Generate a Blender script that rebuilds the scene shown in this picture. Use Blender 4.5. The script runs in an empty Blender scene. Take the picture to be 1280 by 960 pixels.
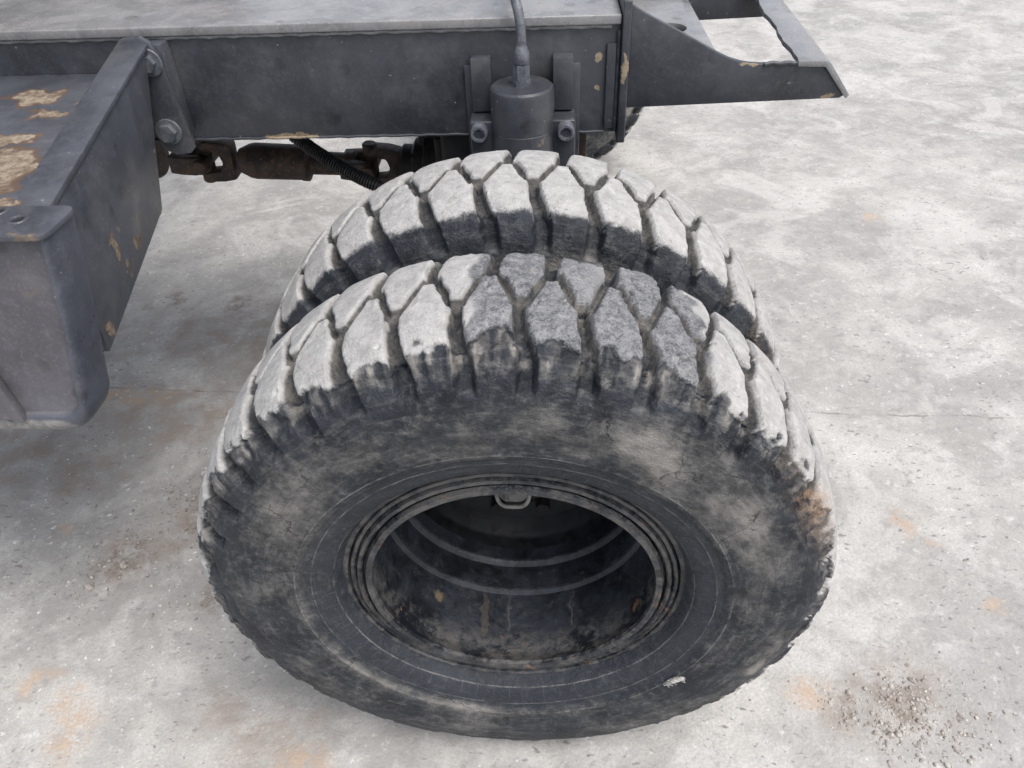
import bpy, bmesh, math, random
import numpy as np
from mathutils import Vector, Matrix

random.seed(7)
SC = bpy.context.scene
COL = SC.collection
R_ = math.radians

# ------------------------------------------------------------------ camera
def make_camera():
    f, pitch, h, d, cx, yaw, roll = 958.28, 0.6997, 1.6053, 0.8781, 0.0616, -0.0641, -0.0454
    F = Vector((math.sin(yaw)*math.cos(pitch), math.cos(yaw)*math.cos(pitch), -math.sin(pitch)))
    X = Vector((math.cos(yaw), -math.sin(yaw), 0.0))
    U = X.cross(F)
    X2 = X*math.cos(roll) + U*math.sin(roll)
    U2 = -X*math.sin(roll) + U*math.cos(roll)
    m = Matrix(((X2.x, U2.x, -F.x, cx), (X2.y, U2.y, -F.y, -d), (X2.z, U2.z, -F.z, h), (0, 0, 0, 1)))
    cd = bpy.data.cameras.new('camera'); co = bpy.data.objects.new('camera', cd)
    COL.objects.link(co); co.matrix_world = m
    cd.sensor_fit = 'HORIZONTAL'; cd.sensor_width = 36.0; cd.lens = f/1280*36.0
    cd.clip_start = 0.02; cd.clip_end = 400
    SC.camera = co
make_camera()

# ------------------------------------------------------------------ light (bright overcast)
SUN_EL, SUN_AZ = 63.0, 130.0        # degrees; azimuth measured from +Y towards +X
def make_light():
    w = bpy.data.worlds.new('World'); SC.world = w; w.use_nodes = True
    nt = w.node_tree; nt.nodes.clear()
    sky = nt.nodes.new('ShaderNodeTexSky'); sky.sky_type = 'NISHITA'; sky.sun_disc = False
    sky.sun_elevation = R_(SUN_EL); sky.sun_rotation = R_(SUN_AZ)
    sky.air_density = 1.0; sky.dust_density = 4.0; sky.ozone_density = 0.6
    bg = nt.nodes.new('ShaderNodeBackground'); bg.inputs['Strength'].default_value = 0.15
    out = nt.nodes.new('ShaderNodeOutputWorld')
    hs = nt.nodes.new('ShaderNodeHueSaturation'); hs.inputs['Saturation'].default_value = .5      # thin white cloud
    nt.links.new(sky.outputs[0], hs.inputs['Color']); nt.links.new(hs.outputs[0], bg.inputs[0]); nt.links.new(bg.outputs[0], out.inputs[0])
    ld = bpy.data.lights.new('sun', 'SUN'); ld.energy = 1.05; ld.angle = R_(34); ld.color = (1.0, 0.97, 0.93)
    lo = bpy.data.objects.new('sun', ld); COL.objects.link(lo)
    el, az = R_(SUN_EL), R_(SUN_AZ)
    to = Vector((math.sin(az)*math.cos(el), math.cos(az)*math.cos(el), math.sin(el)))
    lo.rotation_euler = to.to_track_quat('Z', 'Y').to_euler(); lo.location = to*20
make_light()
SC.view_settings.view_transform = 'Standard'; SC.view_settings.look = 'None'
SC.view_settings.gamma = 1.0; SC.view_settings.use_curve_mapping = False
SC.view_settings.exposure = 0.68
SC.cycles.max_bounces = 6; SC.cycles.diffuse_bounces = 3; SC.cycles.glossy_bounces = 3

# ------------------------------------------------------------------ numpy noise
def _hash(ix, iy, iz, seed):
    h = (ix.astype(np.int64)*374761393 + iy.astype(np.int64)*668265263 + iz.astype(np.int64)*2147483647 + seed*974711) & 0xffffffff
    h = ((h ^ (h >> 13))*1274126177) & 0xffffffff
    h = ((h ^ (h >> 16))*2246822519) & 0xffffffff
    return ((h ^ (h >> 15)) & 0xffffff)/float(0xffffff)
def vnoise(P, size, seed=0):
    Q = P/size; I = np.floor(Q).astype(np.int64); f = Q - I; f = f*f*(3-2*f)
    x, y, z = I[..., 0], I[..., 1], I[..., 2]; r = 0
    for dx in (0, 1):
        wx = f[..., 0] if dx else 1-f[..., 0]
        for dy in (0, 1):
            wy = f[..., 1] if dy else 1-f[..., 1]
            for dz in (0, 1):
                wz = f[..., 2] if dz else 1-f[..., 2]
                r = r + wx*wy*wz*_hash(x+dx, y+dy, z+dz, seed)
    return r*2-1
def fbm(P, size, octv=3, seed=0, gain=.5):
    a, s, t = 1.0, 0, 0
    for o in range(octv):
        s = s + a*vnoise(P, size/(2**o), seed+o*17); t += a; a *= gain
    return s/t
def sstep(a, b, x):
    t = np.clip((x-a)/(b-a), 0, 1); return t*t*(3-2*t)

# ------------------------------------------------------------------ node helper
class NT:
    def __init__(self, name):
        self.m = bpy.data.materials.new(name); self.m.use_nodes = True
        self.t = self.m.node_tree; self.t.nodes.clear()
        self.out = self.n('ShaderNodeOutputMaterial'); self.b = self.n('ShaderNodeBsdfPrincipled')
        self.t.links.new(self.b.outputs[0], self.out.inputs[0])
    def n(self, k, **kw):
        o = self.t.nodes.new(k)
        for a, v in kw.items(): setattr(o, a, v)
        return o
    def put(self, sock, v):
        if v is None: return
        if hasattr(v, 'is_output'): self.t.links.new(v, sock)
        elif isinstance(v, (tuple, list)) and len(v) == 3 and sock.type == 'RGBA': sock.default_value = (*v, 1)
        else: sock.default_value = v
    def obj(self): return self.n('ShaderNodeTexCoord').outputs['Object']
    def uv(self): return self.n('ShaderNodeTexCoord').outputs['UV']
    def pos(self): return self.n('ShaderNodeNewGeometry').outputs['Position']
    def nrm(self): return self.n('ShaderNodeNewGeometry').outputs['Normal']
    def sep(self, v):
        s = self.n('ShaderNodeSeparateXYZ'); self.put(s.inputs[0], v); return s.outputs
    def scale(self, v, s, off=(0, 0, 0), rot=(0, 0, 0)):
        m = self.n('ShaderNodeMapping'); self.put(m.inputs[0], v); m.inputs['Scale'].default_value = s
        m.inputs['Location'].default_value = off; m.inputs['Rotation'].default_value = rot; return m.outputs[0]
    def noise(self, v, sc, det=4, rough=.55, dist=0, col=False):
        o = self.n('ShaderNodeTexNoise'); self.put(o.inputs['Vector'], v)
        o.inputs['Scale'].default_value = sc; o.inputs['Detail'].default_value = det
        o.inputs['Roughness'].default_value = rough; o.inputs['Distortion'].default_value = dist
        return o.outputs['Color' if col else 'Fac']
    def vor(self, v, sc, feat='F1', out='Distance', rnd=1):
        o = self.n('ShaderNodeTexVoronoi'); o.feature = feat; self.put(o.inputs['Vector'], v)
        o.inputs['Scale'].default_value = sc; o.inputs['Randomness'].default_value = rnd
        return o.outputs[out]
    def math(self, op, a, b=None, c=None):
        o = self.n('ShaderNodeMath', operation=op); self.put(o.inputs[0], a); self.put(o.inputs[1], b)
        if c is not None: self.put(o.inputs[2], c)
        return o.outputs[0]
    def add(self, a, b): return self.math('ADD', a, b)
    def mul(self, a, b): return self.math('MULTIPLY', a, b)
    def vadd(self, a, b):
        o = self.n('ShaderNodeVectorMath', operation='ADD'); self.put(o.inputs[0], a); self.put(o.inputs[1], b); return o.outputs[0]
    def vmul(self, a, k):
        o = self.n('ShaderNodeVectorMath', operation='MULTIPLY'); self.put(o.inputs[0], a); o.inputs[1].default_value = k; return o.outputs[0]
    def warp(self, v, sc, amt, det=3):
        c = self.noise(v, sc, det, col=True)
        o = self.n('ShaderNodeVectorMath', operation='SUBTRACT'); self.put(o.inputs[0], c); o.inputs[1].default_value = (.5, .5, .5)
        return self.vadd(v, self.vmul(o.outputs[0], (amt, amt, amt)))
    def dist(self, v, p, s=(1, 1, 1)):
        a = self.n('ShaderNodeVectorMath', operation='SUBTRACT'); self.put(a.inputs[0], v); a.inputs[1].default_value = p
        b = self.vmul(a.outputs[0], s)
        o = self.n('ShaderNodeVectorMath', operation='LENGTH'); self.put(o.inputs[0], b); return o.outputs['Value']
    def rng(self, v, a, b, c=0.0, d=1.0, smooth=True):
        o = self.n('ShaderNodeMapRange'); o.interpolation_type = 'SMOOTHSTEP' if smooth else 'LINEAR'; o.clamp = True
        self.put(o.inputs['Value'], v); self.put(o.inputs['From Min'], a); self.put(o.inputs['From Max'], b)
        o.inputs['To Min'].default_value = c; o.inputs['To Max'].default_value = d; return o.outputs[0]
    def mix(self, f, a, b, mode='MIX'):
        o = self.n('ShaderNodeMix', data_type='RGBA', blend_type=mode); self.put(o.inputs[0], f)
        self.put(o.inputs[6], a); self.put(o.inputs[7], b); return o.outputs[2]
    def attr(self, name):
        return self.n('ShaderNodeAttribute', attribute_name=name).outputs['Fac']
    def bump(self, h, strength=.3, dist=.002, prev=None):
        o = self.n('ShaderNodeBump'); o.inputs['Strength'].default_value = strength; o.inputs['Distance'].default_value = dist
        self.put(o.inputs['Height'], h); self.put(o.inputs['Normal'], prev); return o.outputs[0]
    def blobs(self, v, lst, wsc, wamt, soft=.8):
        """mask of ragged round spots; lst of (centre, radius, squash)"""
        w = self.warp(v, wsc, wamt, 4); acc = None
        for c, r, s in lst:
            k = self.rng(self.dist(w, c, s), r*soft, r, 1, 0)
            acc = k if acc is None else self.math('MAXIMUM', acc, k)
        return acc
    def done(self, col=None, rough=None, normal=None, metal=None, spec=None):
        self.put(self.b.inputs['Base Color'], col); self.put(self.b.inputs['Roughness'], rough)
        self.put(self.b.inputs['Normal'], normal); self.put(self.b.inputs['Metallic'], metal)
        self.put(self.b.inputs['Specular IOR Level'], spec)
        return self.m

# ------------------------------------------------------------------ materials
def mat_concrete():
    N = NT('concrete'); P = N.pos()
    big = N.noise(P, .6, 3, .55, .4); mid = N.noise(P, 3.2, 5, .62, .6); fine = N.noise(P, 26, 5, .7)
    grit = N.noise(P, 150, 3, .7)
    st = N.noise(N.scale(P, (1, 1.45, 1), (0, 0, 0), (0, 0, .5)), 6, 7, .74, .35)
    blot = N.noise(N.vadd(P, (5, 9, 0)), 9, 6, .72, .2)
    c = N.mix(N.rng(mid, .3, .7), (.345, .335, .319), (.50, .485, .461))
    c = N.mix(N.mul(N.rng(N.noise(P, 1.5, 3, .6, .6), .44, .60), .6), c, (.275, .270, .262))
    c = N.mix(N.mul(N.rng(N.noise(N.vadd(P, (2, 6, 0)), 2.6, 4, .62, .8), .50, .62), .5), c, (.60, .587, .565))
    c = N.mix(N.mul(N.rng(st, .5, .70), .4), c, (.60, .588, .568))
    c = N.mix(N.mul(N.rng(st, .46, .30), .42), c, (.235, .230, .224))
    c = N.mix(N.mul(N.rng(blot, .52, .68), .3), c, (.62, .607, .588))
    c = N.mix(N.mul(N.rng(blot, .45, .32), .38), c, (.23, .224, .216))
    c = N.mix(N.mul(N.rng(fine, .55, .74), .55), c, (.68, .668, .648))
    c = N.mix(N.mul(N.rng(fine, .45, .27), .6), c, (.20, .199, .197))
    # small pits, more of them in some areas
    area = N.rng(mid, .40, .60, .25, 1)
    pit = N.mul(N.rng(N.noise(N.scale(P, (1, 1.7, 1)), 46, 2, .6), .62, .71), area)
    c = N.mix(N.mul(pit, .75), c, (.13, .127, .122))
    chip = N.mul(N.rng(N.noise(N.vadd(P, (7, 3, 0)), 62, 2, .5), .67, .73), N.rng(big, .35, .6, .3, 1))
    c = N.mix(N.mul(chip, .8), c, (.74, .735, .725))
    c = N.mix(N.mul(N.rng(grit, .36, .62), .32), c, (.27, .262, .25))
    # brown dirt haze, beside the box and the wheel
    dirt = N.blobs(P, [((-1.32, .6, 0), .16, (1, 1, 1)), ((-1.05, 1.3, 0), .5, (.6, 1.4, 1)), ((-1.0, .9, 0), .45, (.55, 1.6, 1)),
                       ((-.95, .45, 0), .2, (1, 1, 1)), ((-1.6, .7, 0), .5, (.6, 1.6, 1)), ((-1.05, .33, 0), .13, (1, 1, 1)), ((.78, -.03, 0), .2, (1, 1.3, 1)),
                       ((-1.4, 1.55, 0), .09, (1, 1, 1)), ((-1.1, 1.55, 0), .1, (1, 1, 1)), ((-.55, -.1, 0), .2, (.7, 1.5, 1))], 5, .35, .1)
    dn = N.rng(N.noise(P, 13, 5, .68), .36, .62)
    c = N.mix(N.mul(N.mul(dirt, dn), .62), c, (.24, .185, .145))
    mud = N.blobs(P, [((-1.05, .33, 0), .10, (1, .9, 1)), ((-.90, .50, 0), .11, (1.5, .8, 1)), ((.81, -.04, 0), .11, (1, 1.2, 1)), ((.70, -.06, 0), .05, (1, 1, 1)), ((-.78, .20, 0), .08, (1, 1, 1)), ((-1.38, 1.55, 0), .07, (1, 1, 1)), ((-1.12, 1.5, 0), .07, (1, 1, 1))], 12, .14, .2)
    c = N.mix(N.mul(N.mul(mud, N.rng(fine, .38, .58)), .75), c, N.mix(N.rng(grit, .4, .6), (.115, .092, .075), (.26, .215, .18)))
    rust = N.blobs(P, [((.99, .46, 0), .055, (1, .7, 1)), ((1.05, .39, 0), .024, (1, 1, 1)), ((1.11, .21, 0), .045, (1, 1, 1)), ((-1.11, -.02, 0), .055, (1, 1, 1)),
                       ((-.97, -.14, 0), .09, (1.2, .8, 1)), ((-1.07, .0, 0), .03, (1, 1, 1)), ((-1.02, -.07, 0), .05, (1, 1, 1)), ((-1.27, .42, 0), .04, (1, 1, 1)),
                       ((1.43, 2.12, 0), .06, (1, 1, 1)), ((.62, -.02, 0), .08, (1, 1.4, 1)), ((-1.35, .98, 0), .14, (.4, 2, 1)), ((-.45, -.2, 0), .08, (1, 1, 1))], 16, .08, .15)
    rn = N.rng(blot, .36, .60)
    c = N.mix(N.mul(N.mul(rust, N.rng(N.add(fine, N.mul(N.add(grit, -.5), .5)), .36, .58)), .62), c, (.45, .315, .205))
    # pour joint running across the slab, ragged and partly filled
    x, y, z = N.sep(N.warp(P, 9, .03, 4))[:3]
    jd = N.math('ABSOLUTE', N.add(y, N.math('MULTIPLY_ADD', x, .055, -.945)))
    jm = N.mul(N.rng(jd, .0012, .0055, 1, 0), N.rng(blot, .36, .62))
    c = N.mix(N.mul(jm, .7), c, (.16, .14, .12))
    h = N.add(N.mul(fine, .8), N.mul(grit, .35))
    return N.done(c, .86, N.bump(h, .8, .007), spec=.25)

def mat_rubber():
    N = NT('dusty_rubber'); P = N.pos()
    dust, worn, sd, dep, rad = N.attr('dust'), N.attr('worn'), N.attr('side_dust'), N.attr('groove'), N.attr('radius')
    n1 = N.noise(P, 13, 5, .65, .3); n2 = N.noise(P, 75, 5, .72); n3 = N.noise(P, 330, 2, .6); ns = N.noise(P, 34, 6, .76, .15)
    X0, Y0, Z0 = N.sep(P)[:3]; ang0 = N.math('ARCTAN2', X0, N.math('ABSOLUTE', N.add(Z0, -.521)))
    cx = N.n('ShaderNodeCombineXYZ'); N.put(cx.inputs[0], N.mul(ang0, 9)); N.put(cx.inputs[1], N.mul(rad, 95)); N.put(cx.inputs[2], N.mul(Z0, 3))
    sk = N.noise(cx.outputs[0], 1.0, 5, .7, .6)
    rub = N.mix(N.rng(n1, .3, .7), (.0105, .013, .018), (.030, .035, .044))
    rub = N.mix(N.mul(N.rng(sk, .52, .70), .5), rub, (.085, .088, .094))
    rub = N.mix(N.mul(N.rng(n2, .5, .72), .6), rub, (.095, .097, .102))
    rub = N.mix(N.mul(N.rng(ns, .46, .32), .5), rub, (.016, .017, .02))
    # side dust lies on the coarse outer side, the bead zone inside stays smoother and bluer
    bead = N.rng(N.add(rad, N.mul(N.add(n1, -.5), .022)), .332, .350, 1, 0)
    sdm = N.rng(N.add(N.add(sd, N.mul(bead, -.16)), N.add(N.mul(N.add(n2, -.5), .9), N.mul(N.add(sk, -.5), 1.0))), .12, .95)
    sdc = N.mix(N.rng(ns, .35, .65), (.085, .083, .081), (.205, .198, .187))
    c = N.mix(N.mul(sdm, .8), rub, sdc)
    c = N.mix(N.mul(N.rng(N.add(sd, N.mul(N.add(sk, -.5), .5)), .72, 1.12), .75), c, (.31, .29, .265))
    c = N.mix(N.mul(bead, .4), c, (.042, .048, .059))
    # moulded rings and radial ticks near the rim
    wr = N.add(rad, N.mul(N.add(n1, -.5), .003))
    ring = None
    for r0, w in ((.3505, .0016), (.3265, .0011), (.2935, .0012)):
        k = N.rng(N.math('ABSOLUTE', N.add(wr, -r0)), w*.3, w, 1, 0); ring = k if ring is None else N.math('MAXIMUM', ring, k)
    ring = N.mul(ring, N.rng(ns, .36, .62)); c = N.mix(N.mul(ring, .45), c, (.30, .295, .285))
    X, Y, Z = N.sep(N.warp(P, 30, .012, 3))[:3]
    ang = N.math('ARCTAN2', X, N.add(Z, -.521)); fr_ = N.math('ABSOLUTE', N.add(N.math('FRACT', N.mul(ang, 9.55)), -.5))
    tick = N.mul(N.rng(fr_, .0, .035, 1, 0), N.mul(N.rng(rad, .290, .294), N.rng(rad, .312, .318, 1, 0)))
    tick = N.mul(tick, N.rng(N.noise(N.vadd(P, (8, 8, 8)), 9, 2), .45, .62)); c = N.mix(N.mul(tick, .2), c, (.26, .26, .26))
    # thin weather cracks
    cv = N.warp(P, 22, .05, 3)
    ck = N.vor(N.scale(cv, (7, 13, 8)), 1.0, 'DISTANCE_TO_EDGE'); cmask = N.rng(N.noise(N.vadd(P, (3, 1, 2)), 15, 2), .47, .58)
    crack = N.mul(N.rng(ck, .002, .011, 1, 0), cmask)
    # tread dust: pale grey cement
    tm = N.rng(N.add(dust, N.add(N.mul(N.add(n2, -.5), .75), N.mul(N.add(n3, -.5), .35))), .24, .78)
    tc = N.mix(N.rng(ns, .3, .7), (.31, .305, .296), (.455, .447, .434))
    tc = N.mix(N.mul(N.rng(n2, .54, .72), .6), tc, (.59, .58, .565))
    tc = N.mix(N.mul(N.rng(n2, .43, .30), .6), tc, (.19, .192, .198))
    wn = N.rng(N.add(N.mul(worn, .85), N.add(N.mul(N.add(ns, -.5), .7), N.mul(N.add(n2, -.5), .5))), .25, .80)
    wc = N.mix(N.rng(N.add(N.mul(n2, .6), N.mul(n3, .4)), .36, .62), (.080, .084, .094), (.25, .251, .255))
    wc = N.mix(N.mul(N.rng(ns, .54, .68), .6), wc, (.36, .355, .35))
    tc = N.mix(wn, tc, wc)
    och = N.mul(N.rng(N.noise(N.vadd(P, (1.7, .4, 2.2)), 20, 3, .6), .69, .76), N.mul(N.rng(n2, .4, .6), .6))
    tc = N.mix(och, tc, (.42, .28, .19))
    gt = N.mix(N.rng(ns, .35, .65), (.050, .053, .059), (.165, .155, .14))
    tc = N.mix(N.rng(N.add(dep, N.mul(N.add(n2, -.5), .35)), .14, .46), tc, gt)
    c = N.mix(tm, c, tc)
    c = N.mix(N.mul(N.attr('ochre'), N.rng(n2, .36, .6, .05, .75)), c, (.37, .25, .165))
    crack = N.mul(crack, N.math('MULTIPLY_ADD', tm, -.75, 1.0))
    c = N.mix(N.mul(crack, .75), c, (.012, .012, .013))
    h = N.add(N.mul(n2, .8), N.mul(n3, .35)); h = N.add(h, N.mul(ns, .9))
    return N.done(c, N.mix(tm, (.50, .50, .50), (.95, .95, .95)), N.bump(h, 1.0, .004), spec=.28)

def mat_paint(name, blobs=None, base=(.026, .0285, .035), rust_amt=1.0, wsc=24, wamt=.04, dusty=.16, rough=.34):
    N = NT(name); P = N.pos()
    n1 = N.noise(P, 6, 5, .6, .5); n2 = N.noise(P, 34, 6, .65); n3 = N.noise(P, 170, 4, .6)
    lt = tuple(min(1, b*1.9+.006) for b in base); dk = tuple(b*.72 for b in base)
    c = N.mix(N.rng(n1, .1, .9), dk, lt)
    c = N.mix(N.mul(N.rng(n2, .5, .72), .35), c, tuple(b*2.3+.01 for b in base))
    c = N.mix(N.mul(N.rng(n3, .5, .7), .3), c, tuple(b*2.6+.012 for b in base))
    # round dried splash marks
    sp = N.vor(N.warp(P, 20, .02), 17); spm = N.mul(N.rng(sp, .22, .30, 1, 0), N.rng(N.noise(P, 9, 2), .5, .62))
    c = N.mix(N.mul(spm, .5), c, tuple(b*.6 for b in base))
    # dust film
    dm = N.rng(N.noise(N.vadd(P, (4, 4, 1)), 9, 6, .7), .46, .74)
    c = N.mix(N.mul(dm, dusty), c, (.25, .24, .235))
    # small pale chips
    ch = N.mul(N.mul(N.rng(N.noise(N.vadd(P, (9, 2, 5)), 85, 4, .62), .69, .73), N.rng(n2, .36, .6)), rust_amt)
    c = N.mix(N.mul(ch, .8), c, (.42, .40, .36))
    rt = N.mul(N.rng(N.noise(N.vadd(P, (2, 7, 3)), 16, 5, .62), .66, .72), rust_amt)
    c = N.mix(N.mul(rt, .75), c, N.mix(N.rng(n2, .4, .6), (.13, .095, .065), (.25, .195, .135)))
    h = N.add(N.mul(n2, .5), N.mul(n3, .25)); rg = N.rng(n1, .3, .7, rough-.08, rough+.16)
    if blobs:
        for lst, ca, cb, edge in blobs:
            bm = N.blobs(P, lst, wsc, wamt)
            be = N.blobs(P, [(q, r*1.22, s) for q, r, s in lst], wsc, wamt)
            if edge: c = N.mix(N.mul(be, .7), c, edge)
            c = N.mix(bm, c, N.mix(N.rng(N.noise(P, 60, 5, .7), .38, .62), ca, cb))
            h = N.math('SUBTRACT', h, N.mul(bm, .5)); rg = N.math('MAXIMUM', rg, N.mul(bm, .85))
    return N.done(c, N.math('MAXIMUM', rg, N.mul(dm, .45)), N.bump(h, .18, .003), spec=.5)

def mat_rim():
    N = NT('blackened_rim_steel'); P = N.pos()
    n1 = N.noise(P, 12, 6, .65, .5); n2 = N.noise(P, 60, 6, .7); n3 = N.noise(P, 240, 3)
    c = N.mix(N.rng(n1, .35, .65), (.010, .012, .0165), (.036, .042, .052))
    c = N.mix(N.mul(N.rng(n2, .54, .74), .6), c, (.085, .083, .080))
    x, y, z = N.sep(P)[:3]
    lip = N.rng(N.add(y, N.mul(N.add(n1, -.5), .05)), -.088, -.040, 1, 0)
    dm = N.mul(N.rng(N.add(n2, N.mul(N.add(n1, -.5), .8)), .38, .62), lip)
    c = N.mix(N.mul(dm, .5), c, (.145, .133, .12))
    ru = N.mul(N.rng(N.noise(N.vadd(P, (5, 1, 1)), 22, 5, .65), .63, .70), lip)
    c = N.mix(N.mul(ru, .75), c, (.30, .16, .085))
    # dried mud spots and runs on the barrel
    sp = N.blobs(P, [((-.135, -.01, .355), .03, (1, 1, 1)), ((-.165, -.02, .38), .014, (1.5, 1, .5))], 30, .03)
    c = N.mix(N.mul(sp, .8), c, (.21, .16, .10))
    run = N.blobs(P, [((-.068, -.02, .30), .02, (2.2, .35, .3))], 40, .025)
    c = N.mix(N.mul(run, .6), c, (.085, .072, .06))
    x2 = N.sep(N.warp(P, 22, .04, 4))
    for cx in (-.02, .105):
        ln = N.mul(N.rng(N.math('ABSOLUTE', N.add(x2[0], -cx)), .0008, .0022, 1, 0), N.rng(y, -.06, -.04)); ln = N.mul(ln, N.rng(y, .02, .035, 1, 0)); ln = N.mul(ln, N.rng(z, .38, .4, 1, 0))
        c = N.mix(N.mul(ln, .45), c, (.14, .135, .13))
    h = N.add(N.mul(n2, .7), N.mul(n3, .3)); h = N.add(h, N.mul(dm, .3))
    return N.done(c, N.rng(n2, .3, .7, .26, .6), N.bump(h, .6, .003), spec=.55)

def mat_simple(name, a, b, rough=.5, sc=30, metal=0, third=None, tamt=.5, bump=.25):
    N = NT(name); P = N.pos(); n = N.noise(P, sc, 6, .65, .4); n2 = N.noise(P, sc*4, 4, .6)
    c = N.mix(N.rng(n, .35, .65), a, b)
    if third: c = N.mix(N.mul(N.rng(n2, .54, .66), tamt), c, third)
    return N.done(c, N.rng(n2, .3, .7, rough-.1, rough+.12), N.bump(N.add(n, N.mul(n2, .5)), bump, .002), metal=metal)

ONE = (1, 1, 1)
M = {}
M['concrete'] = mat_concrete()
M['rubber'] = mat_rubber()
M['paint'] = mat_paint('slate_paint', [
    ([((.165, .75, 1.10), .009, ONE), ((.165, .75, 1.04), .007, ONE), ((-.06, .75, .962), .016, (.3, 1, 2)), ((-.5, .75, .950), .012, (.18, 1, 1.8)), ((.216, .731, 1.08), .007, (1, 1, .2)), ((.48, .75, 1.081), .008, (.25, 1, 1.6)), ((.64, .75, 1.012), .008, (.5, 1, 1))],
     (.20, .155, .10), (.30, .24, .17), None)], wsc=40, wamt=.03)
M['paint_box'] = mat_paint('slate_paint_peeling', [
    ([((-.945, .62, 1.093), .045, (.8, 1, 1)), ((-.885, .52, 1.093), .028, (.7, 1.4, 1)), ((-.91, .41, 1.093), .04, (.6, 1.4, 1)), ((-.87, .275, 1.093), .09, (1, 1, 1)), ((-.80, .30, 1.093), .022, (.7, 1, 1)), ((-.775, .15, 1.093), .03, (.8, 1, 1)),
      ((-.705, .28, .95), .016, (1, 1.6, .5)), ((-.72, .40, .905), .018, (1, .6, 1)), ((-.71, .32, .895), .014, (1, .6, 1)), ((-.76, .60, .985), .009, (1, 1, .6)), ((-.76, .60, .945), .009, (1, 1, .7)), ((-.69, .17, .85), .012, (1, 1, .5)), ((-.725, .6, 1.12), .009, (1, 1, .4))],
     (.13, .095, .065), (.27, .225, .17), (.13, .075, .042))], base=(.045, .0485, .058), wsc=19, wamt=.13)
M['panel'] = mat_paint('grey_panel_paint', None, base=(.062, .060, .068), rust_amt=.35, dusty=.2, rough=.5)
M['rimpaint'] = mat_paint('cover_rim_paint', [([((-.80, -.01, .765), .035, (.2, 1, 1.1))], (.17, .165, .16), (.27, .265, .255), None)], base=(.046, .050, .064), rust_amt=.8, dusty=.3, rough=.32)  # pale blob on lower rim: dust, and painted-in light bounced off the slab
M['deck'] = mat_paint('dusty_skylit_deck_paint', None, base=(.15, .15, .153), rust_amt=.9, dusty=.9, rough=.22)  # pale base and dust film also paint in sky reflected off the plates
M['rim'] = mat_rim()
M['steel'] = mat_simple('zinc_bolt_steel', (.085, .098, .115), (.16, .178, .20), .4, 60, .2, (.2, .16, .11), .5)
M['paintbolt'] = mat_simple('painted_bolt', (.07, .078, .095), (.13, .14, .16), .4, 70, 0, (.3, .28, .25), .4)
M['driveline'] = mat_simple('oily_rusty_steel', (.020, .015, .013), (.070, .046, .034), .6, 26, 0, (.17, .085, .05), .7)
M['plastic'] = mat_simple('black_conduit', (.012, .012, .013), (.03, .03, .031), .5, 40, 0, (.10, .095, .09), .5)
M['dark'] = mat_simple('greasy_black_steel', (.008, .008, .009), (.022, .02, .02), .65, 20, 0, (.06, .045, .035), .4)
M['black'] = mat_simple('unlit_black_disc', (.0035, .004, .005), (.010, .011, .013), .5, 18)  # near-black colour paints the unlit depth of the wheel well into the disc
M['guard'] = mat_simple('dusty_guard_steel', (.07, .07, .07), (.17, .165, .155), .6, 50)
M['cord'] = mat_simple('frayed_cord', (.22, .215, .205), (.46, .45, .43), .9, 160)
M['darkstone'] = mat_simple('dark_stone', (.06, .055, .05), (.12, .11, .10), .9, 60)
M['stone'] = mat_simple('loose_stone', (.22, .19, .165), (.44, .41, .375), .9, 25, 0, (.6, .58, .55), .7)

# ------------------------------------------------------------------ mesh helpers
def link(name, me, mat, parent=None):
    o = bpy.data.objects.new(name, me); COL.objects.link(o)
    if mat and not me.materials: me.materials.append(mat)
    if parent is not None: o.parent = parent
    return o
def from_bm(name, bm, mat, parent=None, smooth=35):
    me = bpy.data.meshes.new(name)
    bmesh.ops.recalc_face_normals(bm, faces=bm.faces[:])
    for f in bm.faces: f.smooth = True
    if smooth is not None:
        for e in bm.edges:
            if len(e.link_faces) == 2 and e.calc_face_angle(0) > R_(smooth): e.smooth = False
    bm.to_mesh(me); bm.free()
    return link(name, me, mat, parent)
def bevel(bm, w, seg=2, ang=40):
    es = [e for e in bm.edges if len(e.link_faces) == 2 and e.calc_face_angle(0) > R_(ang)]
    if w > 0 and es: bmesh.ops.bevel(bm, geom=es, offset=w, segments=seg, affect='EDGES', profile=.5, clamp_overlap=True)
def hexa(name, v8, mat, parent, bw=.002, seg=2):
    """eight corners: bottom ring of four then top ring of four"""
    bm = bmesh.new(); vs = [bm.verts.new(v) for v in v8]
    for q in ((3, 2, 1, 0), (4, 5, 6, 7), (0, 1, 5, 4), (1, 2, 6, 5), (2, 3, 7, 6), (3, 0, 4, 7)): bm.faces.new([vs[i] for i in q])
    bmesh.ops.recalc_face_normals(bm, faces=bm.faces[:]); bevel(bm, bw, seg)
    return from_bm(name, bm, mat, parent)
def box(name, lo, hi, mat, parent, bw=.002, seg=2):
    (a, b, c), (d, e, f) = lo, hi
    return hexa(name, [(a, b, c), (d, b, c), (d, e, c), (a, e, c), (a, b, f), (d, b, f), (d, e, f), (a, e, f)], mat, parent, bw, seg)
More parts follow.
